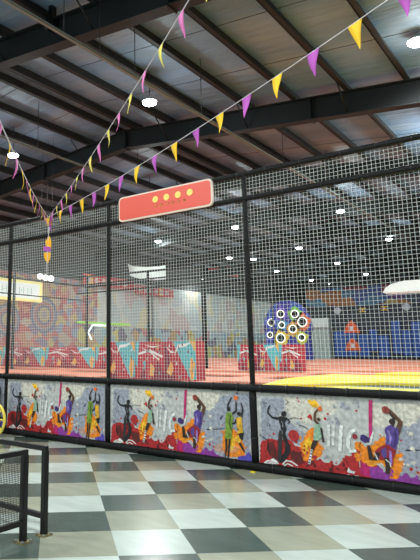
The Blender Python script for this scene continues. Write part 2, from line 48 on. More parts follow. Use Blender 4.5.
# ------------------------------------------------------------ mesh helpers
class MB:
    def __init__(s): s.bm = bmesh.new(); s.mats = []
    def mi(s, m):
        if m not in s.mats: s.mats.append(m)
        return s.mats.index(m)
    def face(s, pts, m):
        vs = [s.bm.verts.new(p) for p in pts]
        try: f = s.bm.faces.new(vs)
        except ValueError: return
        f.material_index = s.mi(m); return f
    def box(s, lo, hi, m, M=None):
        x0,y0,z0 = lo; x1,y1,z1 = hi
        v = [Vector(p) for p in [(x0,y0,z0),(x1,y0,z0),(x1,y1,z0),(x0,y1,z0),(x0,y0,z1),(x1,y0,z1),(x1,y1,z1),(x0,y1,z1)]]
        if M: v = [M @ p for p in v]
        v = [s.bm.verts.new(p) for p in v]; k = s.mi(m)
        for q in [(3,2,1,0),(4,5,6,7),(0,1,5,4),(1,2,6,5),(2,3,7,6),(3,0,4,7)]:
            f = s.bm.faces.new([v[i] for i in q]); f.material_index = k
    def tube(s, pts, r, m, n=8, smooth=True, cap=True):
        pts = [Vector(p) for p in pts]; rs = r if isinstance(r, (list, tuple)) else [r]*len(pts)
        k = s.mi(m); rings = []
        for i, p in enumerate(pts):
            a = pts[max(i-1,0)]; b = pts[min(i+1,len(pts)-1)]; d = (b-a).normalized()
            up = Vector((0,0,1)) if abs(d.z) < .9 else Vector((1,0,0))
            u = d.cross(up).normalized(); w = u.cross(d).normalized()
            off = PI/4 if n == 4 else 0
            rings.append([s.bm.verts.new(p+(u*math.cos(2*PI*j/n+off)+w*math.sin(2*PI*j/n+off))*rs[i]) for j in range(n)])
        for a, b in zip(rings, rings[1:]):
            for j in range(n):
                f = s.bm.faces.new([a[j], a[(j+1)%n], b[(j+1)%n], b[j]]); f.material_index = k; f.smooth = smooth and n > 4
        if cap:
            for rg in (rings[0][::-1], rings[-1]):
                f = s.bm.faces.new(rg); f.material_index = k
    def lathe(s, prof, m, c=(0,0,0), n=20, smooth=True):
        k = s.mi(m); c = Vector(c); rings = []
        for r, z in prof:
            rings.append([s.bm.verts.new(c+Vector((max(r,1e-4)*math.cos(2*PI*j/n), max(r,1e-4)*math.sin(2*PI*j/n), z))) for j in range(n)])
        for a, b in zip(rings, rings[1:]):
            for j in range(n):
                f = s.bm.faces.new([a[j], a[(j+1)%n], b[(j+1)%n], b[j]]); f.material_index = k; f.smooth = smooth
    def torus(s, c, R, r, m, M=None, n=24, q=8, sx=1):
        k = s.mi(m); rings = []
        for i in range(n):
            a = 2*PI*i/n; row = []
            for j in range(q):
                b = 2*PI*j/q
                p = Vector(((R+r*math.cos(b))*math.cos(a)*sx, r*math.sin(b), (R+r*math.cos(b))*math.sin(a)))
                if M: p = M @ p
                row.append(s.bm.verts.new(p+Vector(c)))
            rings.append(row)
        for i in range(n):
            A, B = rings[i], rings[(i+1)%n]
            for j in range(q):
                f = s.bm.faces.new([A[j], A[(j+1)%q], B[(j+1)%q], B[j]]); f.material_index = k; f.smooth = True
    def prism(s, pts, d, m, axis=1):
        # outline pts are 3D points of the front; extruded by vector d
        d = Vector(d); k = s.mi(m)
        a = [s.bm.verts.new(Vector(p)) for p in pts]; b = [s.bm.verts.new(Vector(p)+d) for p in pts]
        f = s.bm.faces.new(a); f.material_index = k
        f = s.bm.faces.new(b[::-1]); f.material_index = k
        n = len(a)
        for i in range(n):
            f = s.bm.faces.new([a[i], b[i], b[(i+1)%n], a[(i+1)%n]]); f.material_index = k
    def build(s, name, parent=None, loc=(0,0,0), bevel=0):
        bmesh.ops.recalc_face_normals(s.bm, faces=s.bm.faces) if not getattr(s, 'keep', False) else None
        me = bpy.data.meshes.new(name); s.bm.to_mesh(me); s.bm.free()
        for m in s.mats: me.materials.append(m)
        o = bpy.data.objects.new(name, me); col.objects.link(o); o.location = loc
        if parent: o.parent = parent
        if bevel:
            b = o.modifiers.new('bevel', 'BEVEL'); b.width = bevel; b.segments = 2; b.limit_method = 'ANGLE'
        return o
def tag(o, label=None, cat=None, group=None, kind=None):
    if label: o['label'] = label
    if cat: o['category'] = cat
    if group: o['group'] = group
    if kind: o['kind'] = kind
    return o
def empty(name, loc, label, cat, group=None, rz=0):
    o = bpy.data.objects.new(name, None); col.objects.link(o); o.location = loc; o.rotation_euler.z = rz
    o.empty_display_size = .2
    return tag(o, label, cat, group)
def copy_tree(o, parent=None):
    c = o.copy(); col.objects.link(c); c.parent = parent
    for ch in list(o.children): copy_tree(ch, c)
    return c

black = mat('black_steel', (12,13,13), .32, noise=.2, nscale=12, spec=.4)
foam = mat('black_foam', (8,9,10), .6, bump=.25, bscale=60, spec=.3)
tie = mat('black_tie', (12,12,13), .4)
rafter_m = mat('rafter_paint', (15,20,22), .55, noise=.25, nscale=1.2)
purlin_m = mat('purlin_steel', (34,31,30), .65, noise=.2, nscale=2)
galv = mat('galvanised', (138,145,138), .4, .3)
wire_m = mat('dark_wire', (45,45,48), .6)
white_net = mat('white_net', (226,232,228), .7)
grey_net = mat('grey_net', (112,117,115), .8)

# ------------------------------------------------------------ floor (checker of three tones, laid at 45 degrees)
def floor_mat():
    m = bpy.data.materials.new('vinyl_floor'); m.use_nodes = True; nt = m.node_tree; N = nt.nodes; Lk = nt.links
    b = N['Principled BSDF']; tc = N.new('ShaderNodeTexCoord')
    sx = N.new('ShaderNodeSeparateXYZ')
    Lk.new(tc.outputs['Object'], sx.inputs[0])
    def M(op, a, bb=None, c=None):
        n = N.new('ShaderNodeMath'); n.operation = op
        for i, v in enumerate((a, bb, c)):
            if v is None: continue
            if isinstance(v, (int, float)): n.inputs[i].default_value = v
            else: Lk.new(v, n.inputs[i])
        return n.outputs[0]
    # i = (P.rd - oi)/t ; j = -(P.cd - oj)/t
    def dot(d, o, s):
        a = M('MULTIPLY', sx.outputs['X'], d[0]); c = M('MULTIPLY_ADD', sx.outputs['Y'], d[1], a)
        return M('MULTIPLY', M('SUBTRACT', c, o), s)
    fi = dot(TILE['rd'], TILE['oi'], 1/TILE['t']); fj = dot(TILE['cd'], TILE['oj'], -1/TILE['t'])
    i = M('FLOOR', fi); j = M('FLOOR', fj)
    s = M('ADD', M('ADD', i, j), 3001)
    k = M('MODULO', s, 3)           # 0 dark, 1 grey, 2 white
    ramp = N.new('ShaderNodeValToRGB'); ramp.color_ramp.interpolation = 'CONSTANT'
    e = ramp.color_ramp.elements; e[0].position = 0; e[0].color = lin((78,92,86)); e[1].position = .3; e[1].color = lin((162,165,146))
    e2 = e.new(.6); e2.color = lin((196,206,200))
    Lk.new(M('DIVIDE', M('ADD', k, .3), 3.), ramp.inputs[0])
    # cloudy streaks
    mp = N.new('ShaderNodeMapping'); mp.inputs['Rotation'].default_value[2] = .8; mp.inputs['Scale'].default_value = (1.5, 5, 1)
    Lk.new(tc.outputs['Object'], mp.inputs[0])
    n = N.new('ShaderNodeTexNoise'); n.inputs['Scale'].default_value = 1.6; n.inputs['Detail'].default_value = 6; Lk.new(mp.outputs[0], n.inputs['Vector'])
    r = N.new('ShaderNodeMapRange'); r.inputs[1].default_value = .3; r.inputs[2].default_value = .7; r.inputs[3].default_value = .88; r.inputs[4].default_value = 1.06
    Lk.new(n.outputs['Fac'], r.inputs[0])
    # per tile shade
    wn = N.new('ShaderNodeTexWhiteNoise'); wn.noise_dimensions = '2D'; cb = N.new('ShaderNodeCombineXYZ'); Lk.new(i, cb.inputs[0]); Lk.new(j, cb.inputs[1]); Lk.new(cb.outputs[0], wn.inputs['Vector'])
    rv = M('MULTIPLY_ADD', wn.outputs['Value'], .1, .95)
    v = M('MULTIPLY', r.outputs[0], rv)
    # joint lines
    ei = M('ABSOLUTE', M('SUBTRACT', M('FRACT', fi), .5)); ej = M('ABSOLUTE', M('SUBTRACT', M('FRACT', fj), .5))
    g = M('GREATER_THAN', M('MAXIMUM', ei, ej), .496)
    v = M('MULTIPLY', v, M('MULTIPLY_ADD', g, -.22, 1))
    h = N.new('ShaderNodeHueSaturation'); Lk.new(ramp.outputs[0], h.inputs['Color']); Lk.new(v, h.inputs['Value'])
    Lk.new(h.outputs[0], b.inputs['Base Color'])
    b.inputs['Roughness'].default_value = .24; b.inputs['Specular IOR Level'].default_value = .4
    return m
fl = MB(); fl.box((-30,-14,-.1),(12,60,0), floor_mat()); o = fl.build('floor'); tag(o, kind='structure')

# ------------------------------------------------------------ ceiling
RX, RZ, SL, SR = -10.3, 8.42, .075, .112     # ridge line and slopes (underside of sheets)
def rz(x): return RZ - (SL*(RX-x) if x < RX else SR*(x-RX))
foil = bpy.data.materials.new('roof_foil'); foil.use_nodes = True
nt = foil.node_tree; b = nt.nodes['Principled BSDF']; tc = nt.nodes.new('ShaderNodeTexCoord')
mp = nt.nodes.new('ShaderNodeMapping'); mp.inputs['Scale'].default_value = (.25,.8,1); nt.links.new(tc.outputs['Object'], mp.inputs[0])
n = nt.nodes.new('ShaderNodeTexNoise'); n.inputs['Scale'].default_value = 1.1; n.inputs['Detail'].default_value = 4; nt.links.new(mp.outputs[0], n.inputs['Vector'])
rp = nt.nodes.new('ShaderNodeValToRGB'); e = rp.color_ramp.elements
e[0].position = .3; e[0].color = lin((120,140,158)); e[1].position = .7; e[1].color = lin((152,164,180)); x = e.new(.5); x.color = lin((126,150,178))
nt.links.new(n.outputs['Fac'], rp.inputs[0]); nt.links.new(rp.outputs[0], b.inputs['Base Color'])
b.inputs['Roughness'].default_value = .5; b.inputs['Metallic'].default_value = .05
wv = nt.nodes.new('ShaderNodeTexNoise'); wv.inputs['Scale'].default_value = 2.2; wv.inputs['Detail'].default_value = 3
mp2 = nt.nodes.new('ShaderNodeMapping'); mp2.inputs['Scale'].default_value = (.4,2.2,1); nt.links.new(tc.outputs['Object'], mp2.inputs[0]); nt.links.new(mp2.outputs[0], wv.inputs['Vector'])
bp = nt.nodes.new('ShaderNodeBump'); bp.inputs['Strength'].default_value = .6; bp.inputs['Distance'].default_value = .12
nt.links.new(wv.outputs['Fac'], bp.inputs['Height']); nt.links.new(bp.outputs['Normal'], b.inputs['Normal'])
cl = MB()
Y0, Y1, XL, XR = -6, 60, -24, 9
for xa, xb in ((XL,RX),(RX,XR)):
    p = [(xa,Y0,rz(xa)),(xb,Y0,rz(xb)),(xb,Y1,rz(xb)),(xa,Y1,rz(xa))]
    cl.prism(p, (0,0,.08), foil)
ceiling = cl.build('ceiling'); tag(ceiling, kind='structure')
# rafters: haunched I beams
for k in range(-1, 9):
    Y = 7 + 6*k; b = MB()
    for xa, xb, sl in ((XL,RX,SL),(RX,XR,-SR)):
        def sec(za, zb, w):
            p = [(xa,Y-w,rz(xa)-za),(xb,Y-w,rz(xb)-za),(xb,Y-w,rz(xb)-zb),(xa,Y-w,rz(xa)-zb)]
            b.prism(p, (0,2*w,0), rafter_m)
        sec(.25,.275,.13); sec(.275,.80,.008); sec(.80,.825,.13)
    for px_, w in ((RX,.02),(-13.9,.02),(-4.6,.012),(1.5,.02)):
        b.box((px_-w,Y-.13,rz(px_)-.86),(px_+w,Y+.13,rz(px_)-.25), rafter_m)
    b.build('rafter', ceiling)
# purlins (Z section)
pxs = [-10.0+1.245*i for i in range(15)] + [-10.62-1.22*i for i in range(11)]
for X in pxs:
    if X > XR-.2 or X < XL+.2: continue
    z = rz(X); b = MB()
    b.box((X-.012,Y0,z-.25),(X+.012,Y1,z), purlin_m); b.box((X-.01,Y0,z-.25),(X+.095,Y1,z-.235), purlin_m); b.box((X-.075,Y0,z-.015),(X+.01,Y1,z), purlin_m)
    b.box((X+.08,Y0,z-.235),(X+.095,Y1,z-.205), purlin_m)
    b.build('purlin', ceiling)
for k in range(-1, 8):
    for dy in (2.0, 4.0):
        Y = 7+6*k+dy; b = MB()
        b.tube([(XL,Y,rz(XL)-.12),(RX,Y,rz(RX)-.12),(XR,Y,rz(XR)-.12)], .007, wire_m, 5)
        b.build('sag_rod', ceiling)
# fly braces on the rafters
for k in range(0, 5):
    Y = 7+6*k; b = MB()
    for X in (-8.75,-6.26,-3.77,-1.3,-12.0):
        b.tube([(X,Y-.02,rz(X)-.8),(X,Y-.75,rz(X)-.18)], .018, rafter_m, 6)
    b.build('brace', ceiling)

# ------------------------------------------------------------ walls
def patch_mat(name, cols, scale, rough=.8, scl=(1,1,1), noise=.0):
    m = bpy.data.materials.new(name); m.use_nodes = True; nt = m.node_tree; b = nt.nodes['Principled BSDF']
    tc = nt.nodes.new('ShaderNodeTexCoord'); mp = nt.nodes.new('ShaderNodeMapping'); mp.inputs['Scale'].default_value = scl
    nz = nt.nodes.new('ShaderNodeTexNoise'); nz.inputs['Scale'].default_value = 1.7
    mx = nt.nodes.new('ShaderNodeMixRGB'); mx.blend_type = 'ADD'; mx.inputs[0].default_value = .5
    v = nt.nodes.new('ShaderNodeTexVoronoi'); v.inputs['Scale'].default_value = scale
    nt.links.new(tc.outputs['Object'], mp.inputs[0]); nt.links.new(mp.outputs[0], nz.inputs['Vector'])
    nt.links.new(mp.outputs[0], mx.inputs[1]); nt.links.new(nz.outputs['Color'], mx.inputs[2]); nt.links.new(mx.outputs[0], v.inputs['Vector'])
    sp = nt.nodes.new('ShaderNodeSeparateColor'); nt.links.new(v.outputs['Color'], sp.inputs[0])
    r = nt.nodes.new('ShaderNodeValToRGB'); r.color_ramp.interpolation = 'CONSTANT'
    e = r.color_ramp.elements
    while len(e) < len(cols): e.new(.5)
    for i, c in enumerate(cols): e[i].position = i/len(cols)
    for i, c in enumerate(cols): e[i].color = lin(c)
    nt.links.new(sp.outputs[0], r.inputs[0]); nt.links.new(r.outputs[0], b.inputs['Base Color']); b.inputs['Roughness'].default_value = rough
    return m
wall_grey = mat('wall_grey', (120,122,122), .8, noise=.1)
dark_wall = mat('dark_wall', (45,50,52), .8)
graf_pink = patch_mat('graffiti_pink', [(186,130,128),(200,112,104),(150,130,150),(190,165,150),(196,138,116),(176,96,96),(150,156,176),(196,170,120)], 2.6)
graf_pale = patch_mat('graffiti_pale', [(206,206,198),(190,200,200),(210,204,170),(200,180,180),(210,212,210),(186,196,200),(206,200,186)], 1.1)
WX = -22.3
graf_low = patch_mat('graffiti_low', [(170,180,190),(190,150,100),(150,180,190),(190,120,120),(120,110,130),(200,190,110),(170,176,176)], 1.5)
w = MB()
w.box((WX-.2,-6,0),(WX,60,rz(WX)-.0), mat('wall_dark_grey', (66,70,72), .8, noise=.1))
w.box((WX,8,0),(WX+.02,25.2,5.45), graf_pink); w.box((WX,25.2,0),(WX+.02,60,5.75), graf_pale); w.box((WX,23.5,0),(WX+.035,60,2.9), graf_low)
mm = [mat('mand_blue',(128,124,146),.8), mat('mand_pale',(166,150,152),.8), mat('mand_rose',(178,124,120),.8), mat('mand_sand',(186,166,130),.8)]
for yy, zz, R in ((20.9,3.35,.95),(18.4,3.0,.8)):
    for i, (f, k) in enumerate(((1,0),(.82,1),(.7,2),(.55,0),(.42,3),(.2,1))):
        n = 32; q = [(R*f*(1+(.06 if (j%2 and i<4) else 0))) for j in range(n)]
        w.prism([(WX+.02, yy+q[j]*math.cos(2*PI*j/n), zz+q[j]*math.sin(2*PI*j/n)) for j in range(n)], (.004+.004*i,0,0), mm[k])
tag(w.build('wall_left'), kind='structure')
w = MB(); w.box((WX,60,0),(XR,60.2,8.6), dark_wall); tag(w.build('wall_back'), kind='structure')

# ------------------------------------------------------------ platform of the trampoline arena
orange = mat('orange_pad', (226,134,102), .55, noise=.1, nscale=3)
red = mat('red_pad', (178,46,62), .55); mat_black = mat('black_mat', (35,35,38), .7)
yellow = mat('yellow_pad', (240,222,30), .5, noise=.06)
plat = MB(); plat.box((-20.5,7.4,0),(7,34,.9), dark_wall)
platform = plat.build('trampoline_platform'); tag(platform, 'raised trampoline court behind the net, padded in orange with a yellow corner', 'trampoline court')
deck = MB(); deck.box((-20.4,7.5,.9),(6.9,33.9,.92), mat_black); deck.build('jump_bed', platform, )
# orange frame pads round every bed
ys = [7.55]
while ys[-1] < 33: ys.append(ys[-1]+2.3)
ys[0] = 8.05
for y in ys:
    b = MB(); b.box((-20.4,y-.55,.92),(6.9,y+.55,.985), orange); b.build('frame_pad', platform, bevel=.02)
for X in [-20+2.9*i for i in range(10)]:
    b = MB(); b.box((X-.3,7.5,.92),(X+.3,33.6,.975), orange); b.build('cross_pad', platform, bevel=.02)
# yellow corner at the right
def ypad(poly, z0, z1, lab):
    b = MB(); b.prism([(x, y, z0) for x, y in poly], (0,0,z1-z0), yellow); tag(b.build('yellow_pad', platform, bevel=.015), lab)
ypad([(-4.05,9.35),(6.5,9.35),(6.5,11.6),(-4.05,11.6)], .93, 1.06, 'broad yellow pad')
ypad([(-3.62,7.55),(-2.55,9.3),(-4.05,9.3)], .93, 1.055, 'yellow wedge pad')
ypad([(-3.0,7.75),(6.5,7.75),(6.5,8.2),(-2.7,8.2)], .93, 1.04, 'narrow yellow pad')
ypad([(-3.4,12.1),(6.5,12.1),(6.5,13.2),(-3.2,13.2)], .93, 1.08, 'far yellow pad')
b = MB(); b.box((-2.9,8.22,.92),(6.4,9.33,1.01), mat_black); b.build('black_mat', platform)

# padded low graffiti walls
teal = mat('teal_print', (92,180,190), .6); ochre = mat('ochre_print', (222,170,80), .6); wht = mat('white_print', (226,226,224), .6); maroon = mat('maroon_print', (130,36,58), .6)
def pad_wall(x0, n, Y, label, z0=1.0, ht=.56, W=1.03, off=0):
    root = empty('padded_barrier', (x0, Y, z0), label, 'padded barrier', 'graffiti printed barriers on the court')
    for i in range(n):
        b = MB(); a = i*W
        b.box((a,0,0),(a+W-.015,.3,ht), red)
        f = -.003
        q = lambda pts, m, k=0: b.face([(a+u*W, f-k*.0015, v*ht) for u, v in pts], m)
        rn = random.Random(i*7+int(Y*10)); dk = mat('dark_print', (60,34,50), .6)
        if (i+off) % 2 == 0:
            q([(.0,1),(.34,.0),(.0,.0)], maroon); q([(.26,1),(.97,1),(.98,.5),(.97,.06),(.84,.0),(.74,.12)], teal)
            q([(.76,.3),(.84,.6),(.95,.45),(.9,.04),(.82,.02)], ochre, 1); q([(.05,.2),(.2,.5),(.28,.3),(.2,.1)], ochre, 1); q([(.8,1),(.97,1),(.97,.72)], ochre, 1)
            q([(.3,.62),(.45,.84),(.7,.88),(.85,.99),(.68,.95),(.42,.92)], wht, 2); q([(.02,.9),(.2,.7),(.36,.72),(.2,.76)], wht, 2)
            q([(.83,.1),(.88,.35),(.86,.5),(.9,.35)], maroon, 2)
        else:
            q([(.0,1),(.14,1),(.06,.3),(.0,.4)], teal); q([(.55,.05),(.75,.5),(.97,.2),(.97,.0),(.6,.0)], maroon); q([(.12,.0),(.3,.35),(.36,.0)], maroon)
            q([(.12,.64),(.5,.74),(.9,.58),(.96,.62),(.5,.8),(.1,.7)], wht, 2); q([(.2,.84),(.55,.68),(.8,.5),(.83,.53),(.5,.76)], wht, 2); q([(.3,.92),(.6,.84),(.92,.9),(.6,.88)], wht, 2)
            q([(.48,.1),(.52,.45),(.66,.3),(.62,.08)], ochre, 1); q([(.25,.45),(.35,.5),(.33,.3)], teal, 1)
        for g in range(26):
            u, v = rn.uniform(.04,.93), rn.uniform(.05,.95); du, dv = rn.uniform(.02,.06), rn.uniform(.03,.12)
            q([(u-du*.5,v-dv*.4),(u+du*.5,v-dv*.5),(u+du*.2,v+dv*.5)], rn.choice([maroon,maroon,dk,wht,ochre,dk,teal]), 3)
        b.build('pad_block', root, (0,0,0))
    return root
pad_wall(-20.2, 11, 12.3, 'long red and teal graffiti padded barrier far behind the left bay of net', ht=.60)
pad_wall(-7.22, 3, 8.5, 'red and teal graffiti padded barrier close behind the middle bay of net', W=.66, ht=.67)
pad_wall(-7.3, 3, 13.9, 'short red and teal graffiti padded barrier in front of the round target board', ht=.66, W=.58, off=1)

# ------------------------------------------------------------ mural panels
MC = dict(cream=(216,211,198), bluegrey=(160,164,178), white=(228,230,228), red=(184,40,44), magenta=(196,36,110), purple=(150,60,160),
 violetblue=(92,80,190), pinkgrey=(190,160,150), orange=(246,140,30), amber=(250,192,40), ink=(26,26,28), darkgrey=(48,44,46), brown=(96,66,48),
 darkbrown=(52,36,32), orangeball=(226,110,40), mint=(150,186,160), ball=(150,60,52), darkred=(100,30,30), purplejersey=(92,70,150),
 lilac=(150,130,210), indigo=(60,40,110), crimson=(150,30,50), green=(120,150,50), darkgreen=(64,84,34), yellow=(236,180,50))
MM = {k: mat('print_'+k, v, .6, noise=.42, nscale=24) for k, v in MC.items()}
conc = mat('print_concrete', (194,194,192), .6, noise=.32, nscale=16)
MURAL = json.loads(MURAL_JSON)
PZ = 2.50; FY = 7.086
def mural_mesh():
    rnd = random.Random(3)
    b = MB(); b.keep = True
    b.box((.05,0,.09),(2.45,.025,1.0), conc)
    y = -.0004; prev = None
    def front(pts, m):
        a = 0
        for i in range(len(pts)):
            p, q = pts[i], pts[(i+1)%len(pts)]; a += p[0]*q[1]-q[0]*p[1]
        if a < 0: pts = pts[::-1]
        b.face([(u, y, v) for u, v in pts], m)
    for s in MURAL:
        y -= .00004; m = MM[s[1]]
        if s[0] == 'p':
            pts = s[2]; out = []; j = s[3]
            for i in range(len(pts)):
                p, q = pts[i], pts[(i+1)%len(pts)]
                L = math.dist(p, q); n = max(1, int(L/.02)) if j else 1
                for t in range(n):
                    k = t/n; out.append((p[0]+(q[0]-p[0])*k+rnd.uniform(-j,j), p[1]+(q[1]-p[1])*k+rnd.uniform(-j,j)))
            out = [(min(2.445,max(.055,u)), min(.995,max(.095,v))) for u, v in out]
            front(out, m)
        elif s[0] == 'l':
            pts, ws = s[2], s[3]; Lp, Rp = [], []
            for i in range(len(pts)):
                a = pts[max(i-1,0)]; c = pts[min(i+1,len(pts)-1)]; dx, dy = c[0]-a[0], c[1]-a[1]; l = math.hypot(dx,dy) or 1
                h = ws[i]/2; Lp.append((pts[i][0]-dy/l*h, pts[i][1]+dx/l*h)); Rp.append((pts[i][0]+dy/l*h, pts[i][1]-dx/l*h))
            front(Lp+Rp[::-1], m)
        else:
            c, r, j = s[2], s[3], s[4]
            front([(c[0]+r[0]*(1+rnd.uniform(-j,j))*math.cos(t*PI/9), c[1]+r[1]*(1+rnd.uniform(-j,j))*math.sin(t*PI/9)) for t in range(18)], m)
    return b
posts = [-13.52,-11.03,-8.54,-6.02,-3.52,-1.02,1.48]
PANELS = []
first = mural_mesh().build('mural_panel', None, (posts[0], FY-.01, 0))
pl = ['graffiti basketball mural panel beyond the left edge of the picture', 'graffiti basketball mural panel cut by the left picture edge behind the yellow wheel',
      'graffiti basketball mural panel at left, right of the yellow wheel', 'graffiti basketball mural panel below the middle bay, under the red sign',
      'graffiti basketball mural panel at right, largest and nearest in view', 'graffiti basketball mural panel beyond the right edge of the picture']
for i, X in enumerate(posts[:-1]):
    o = first if i == 0 else first.copy()
    if i: col.objects.link(o)
    o.location.x = X; PANELS.append(o); tag(o, pl[i])

# ------------------------------------------------------------ net cage
def net_mesh(x0, x1, z0, z1, cell, r, m, seed=0, sag=.006):
    rnd = random.Random(seed); b = MB()
    n = max(1, round((x1-x0)/cell)); k = max(1, round((z1-z0)/cell))
    def w(u, v): return (sag*math.sin(u*2.1+v*1.7+seed)+sag*.6*math.sin(u*5.3-v*3.9), sag*.8*math.sin(u*3.1+v*2.3+seed))
    for i in range(n+1):
        x = x0+(x1-x0)*i/n; pts = []
        for t in range(9):
            z = z0+(z1-z0)*t/8; e = math.sin(PI*t/8)*math.sin(PI*i/n); d = w(x, z); pts.append((x+d[0]*e, d[1]*e*2, z))
        b.tube(pts, r, m, 4, cap=False)
    for i in range(k+1):
        z = z0+(z1-z0)*i/k; pts = []
        for t in range(9):
            x = x0+(x1-x0)*t/8; e = math.sin(PI*t/8)*math.sin(PI*i/k); d = w(x, z); pts.append((x, d[1]*e*2, z+d[0]*e))
        b.tube(pts, r, m, 4, cap=False)
    return b
cage = empty('net_cage', (-6,FY,0), 'tall black tube cage front with white square net and padded rails', 'net cage')
for o in PANELS: o.parent = cage; o.location = (o.location.x+6, o.location.y-FY, 0)
def padded(nm, a, c, r, m, parent, pitch=.42, tl=.0):
    b = MB(); a = Vector(a); c = Vector(c); L = (c-a).length; d = (c-a).normalized(); n = int(L/.14); pts = []; rs = []
    rnd = random.Random(hash(nm) % 100 if False else len(nm)+int(L*10))
    for i in range(n+1):
        pts.append(a+(c-a)*i/n); rs.append(r*(1+rnd.uniform(-.05,.05)))
    b.tube(pts, rs, m, 10)
    t = pitch/2
    while t < L:
        p = a+d*t; b.tube([p-d*.008, p+d*.008], r*1.13, tie, 8); t += pitch*rnd.uniform(.8,1.2)
    return b.build(nm, parent)
off = Vector((6,-FY,0))
def cp(x, y, z): return (x+6, y-FY, z)
for X in posts:
    padded('post', cp(X,FY,0), cp(X,FY,3.97), .036, foam, cage, .5)
    if X > -8: padded('post_sleeve', cp(X,FY-.005,.1), cp(X,FY-.005,.98), .05, foam, cage, .6)
padded('top_rail', cp(-13.6,FY-.01,3.965), cp(1.6,FY-.01,3.965), .038, foam, cage, .5)
padded('upper_rail', cp(-13.6,FY-.01,3.61), cp(1.6,FY-.01,3.61), .038, foam, cage, .5)
padded('middle_rail', cp(-13.6,FY-.03,1.035), cp(1.6,FY-.03,1.035), .05, foam, cage, .35)
padded('bottom_rail', cp(-13.6,FY-.03,.055), cp(1.6,FY-.03,.055), .054, foam, cage, .45)
for i, (a, c) in enumerate(zip(posts, posts[1:])):
    if i == 0 : cell = .1
    b = net_mesh(a+.02-a, c-.02-a, 1.06, 3.95, .05, .0019, white_net, i)
    b.build('net_panel', cage, cp(a, FY+.02, 0))
# nylon knots where the net ties to the rail
for z in (3.965,3.61):
    pass

# inner enclosures further back
inner = empty('inner_cage', (-13.4,14.6,0), 'smaller black framed net cage standing on the court behind the front net', 'net cage')
def ic(x, y, z): return (x+13.4, y-14.6, z)
for p in ((-13.4,14.6),(-10.75,14.6),(-8.85,14.9),(-13.4,11.3)):
    b = MB(); b.tube([ic(*p,.95), ic(*p,4.05)], .045, foam, 8); b.build('post', inner)
for z in (4.05,3.7,3.2):
    b = MB(); b.tube([ic(-13.4,7.3,z), ic(-13.4,14.6,z)], .035 if z > 3.5 else .02, foam, 8); b.build('rail', inner)
    if z > 3.5:
        b = MB(); b.tube([ic(-13.4,14.6,z), ic(-8.85,14.9,z)], .035, foam, 8); b.build('rail', inner)
b = net_mesh(0, 4.55, 1.1, 4.0, .1, .0025, grey_net, 2); b.build('net_panel', inner, (0,.1,0))
b = net_mesh(0, 7.2, 1.1, 4.0, .1, .0025, grey_net, 3); o = b.build('net_panel', inner, (0,-7.3,0)); o.rotation_euler.z = PI/2

far = empty('far_cage', (-9.0,20,0), 'distant black framed net fence across the court below the hanging lights', 'net cage')
for X in (-17,-14.5,-12,-9.0):
    b = MB(); b.tube([(X+9,0,.95),(X+9,0,4.6)], .04, foam, 8); b.build('post', far)
for z in (4.6,4.2):
    b = MB(); b.tube([(-10,0,z),(0,0,z)], .035, foam, 8); b.build('rail', far)
b = net_mesh(-10, 0, 1.1, 4.55, .12, .003, grey_net, 5); b.build('net_panel', far)

# ------------------------------------------------------------ red sign
sign_red = mat('sign_red', (226,84,68), .45); sign_w = mat('sign_edge', (226,206,190), .5); dotc = mat('sign_dot', (252,214,110), .5); faint = mat('sign_faint', (226,130,70), .5)
sign = empty('sign_board', (-4.85,6.99,3.78), 'long red sign board with yellow dots hung on the cage top rail', 'sign')
def rrect(w, h, c, y, n=4):
    pts = []
    for cx, cz, a0 in ((w-c,h-c,0),(-w+c,h-c,90),(-w+c,-h+c,180),(w-c,-h+c,270)):
        for i in range(n+1):
            a = math.radians(a0+90*i/n); pts.append((cx+c*math.cos(a), y, cz+c*math.sin(a)))
    return pts
b = MB(); b.prism(rrect(.872,.205,.07,0), (0,.04,0), sign_w); b.build('frame', sign)
b = MB(); b.prism(rrect(.847,.18,.055,-.006), (0,.006,0), sign_red); b.build('face', sign)
for i in range(4):
    b = MB(); x = -.13+.21*i
    b.prism([(x+.052*math.cos(t*PI/10), -.012, .055+.052*math.sin(t*PI/10)) for t in range(20)], (0,.006,0), dotc); b.build('dot', sign)
# faint small lettering, illegible in the photo
for i in range(6):
    b = MB(); x = -.12+.105*i; m = faint; r = .03-.002*i
    b.box((x-r,-.010,-.055-r),(x-r+.010,-.006,-.055+r), m); b.box((x+r-.010,-.010,-.055-r),(x+r,-.006,-.055+r), m)
    b.box((x-r,-.010,-.055+r-.010),(x+r,-.006,-.055+r), m); b.box((x-r,-.010,-.06),(x+r,-.006,-.05), m)
    if i % 2: b.box((x-.005,-.010,-.055-r),(x+.005,-.006,-.055+r), m)
    b.build('character', sign)

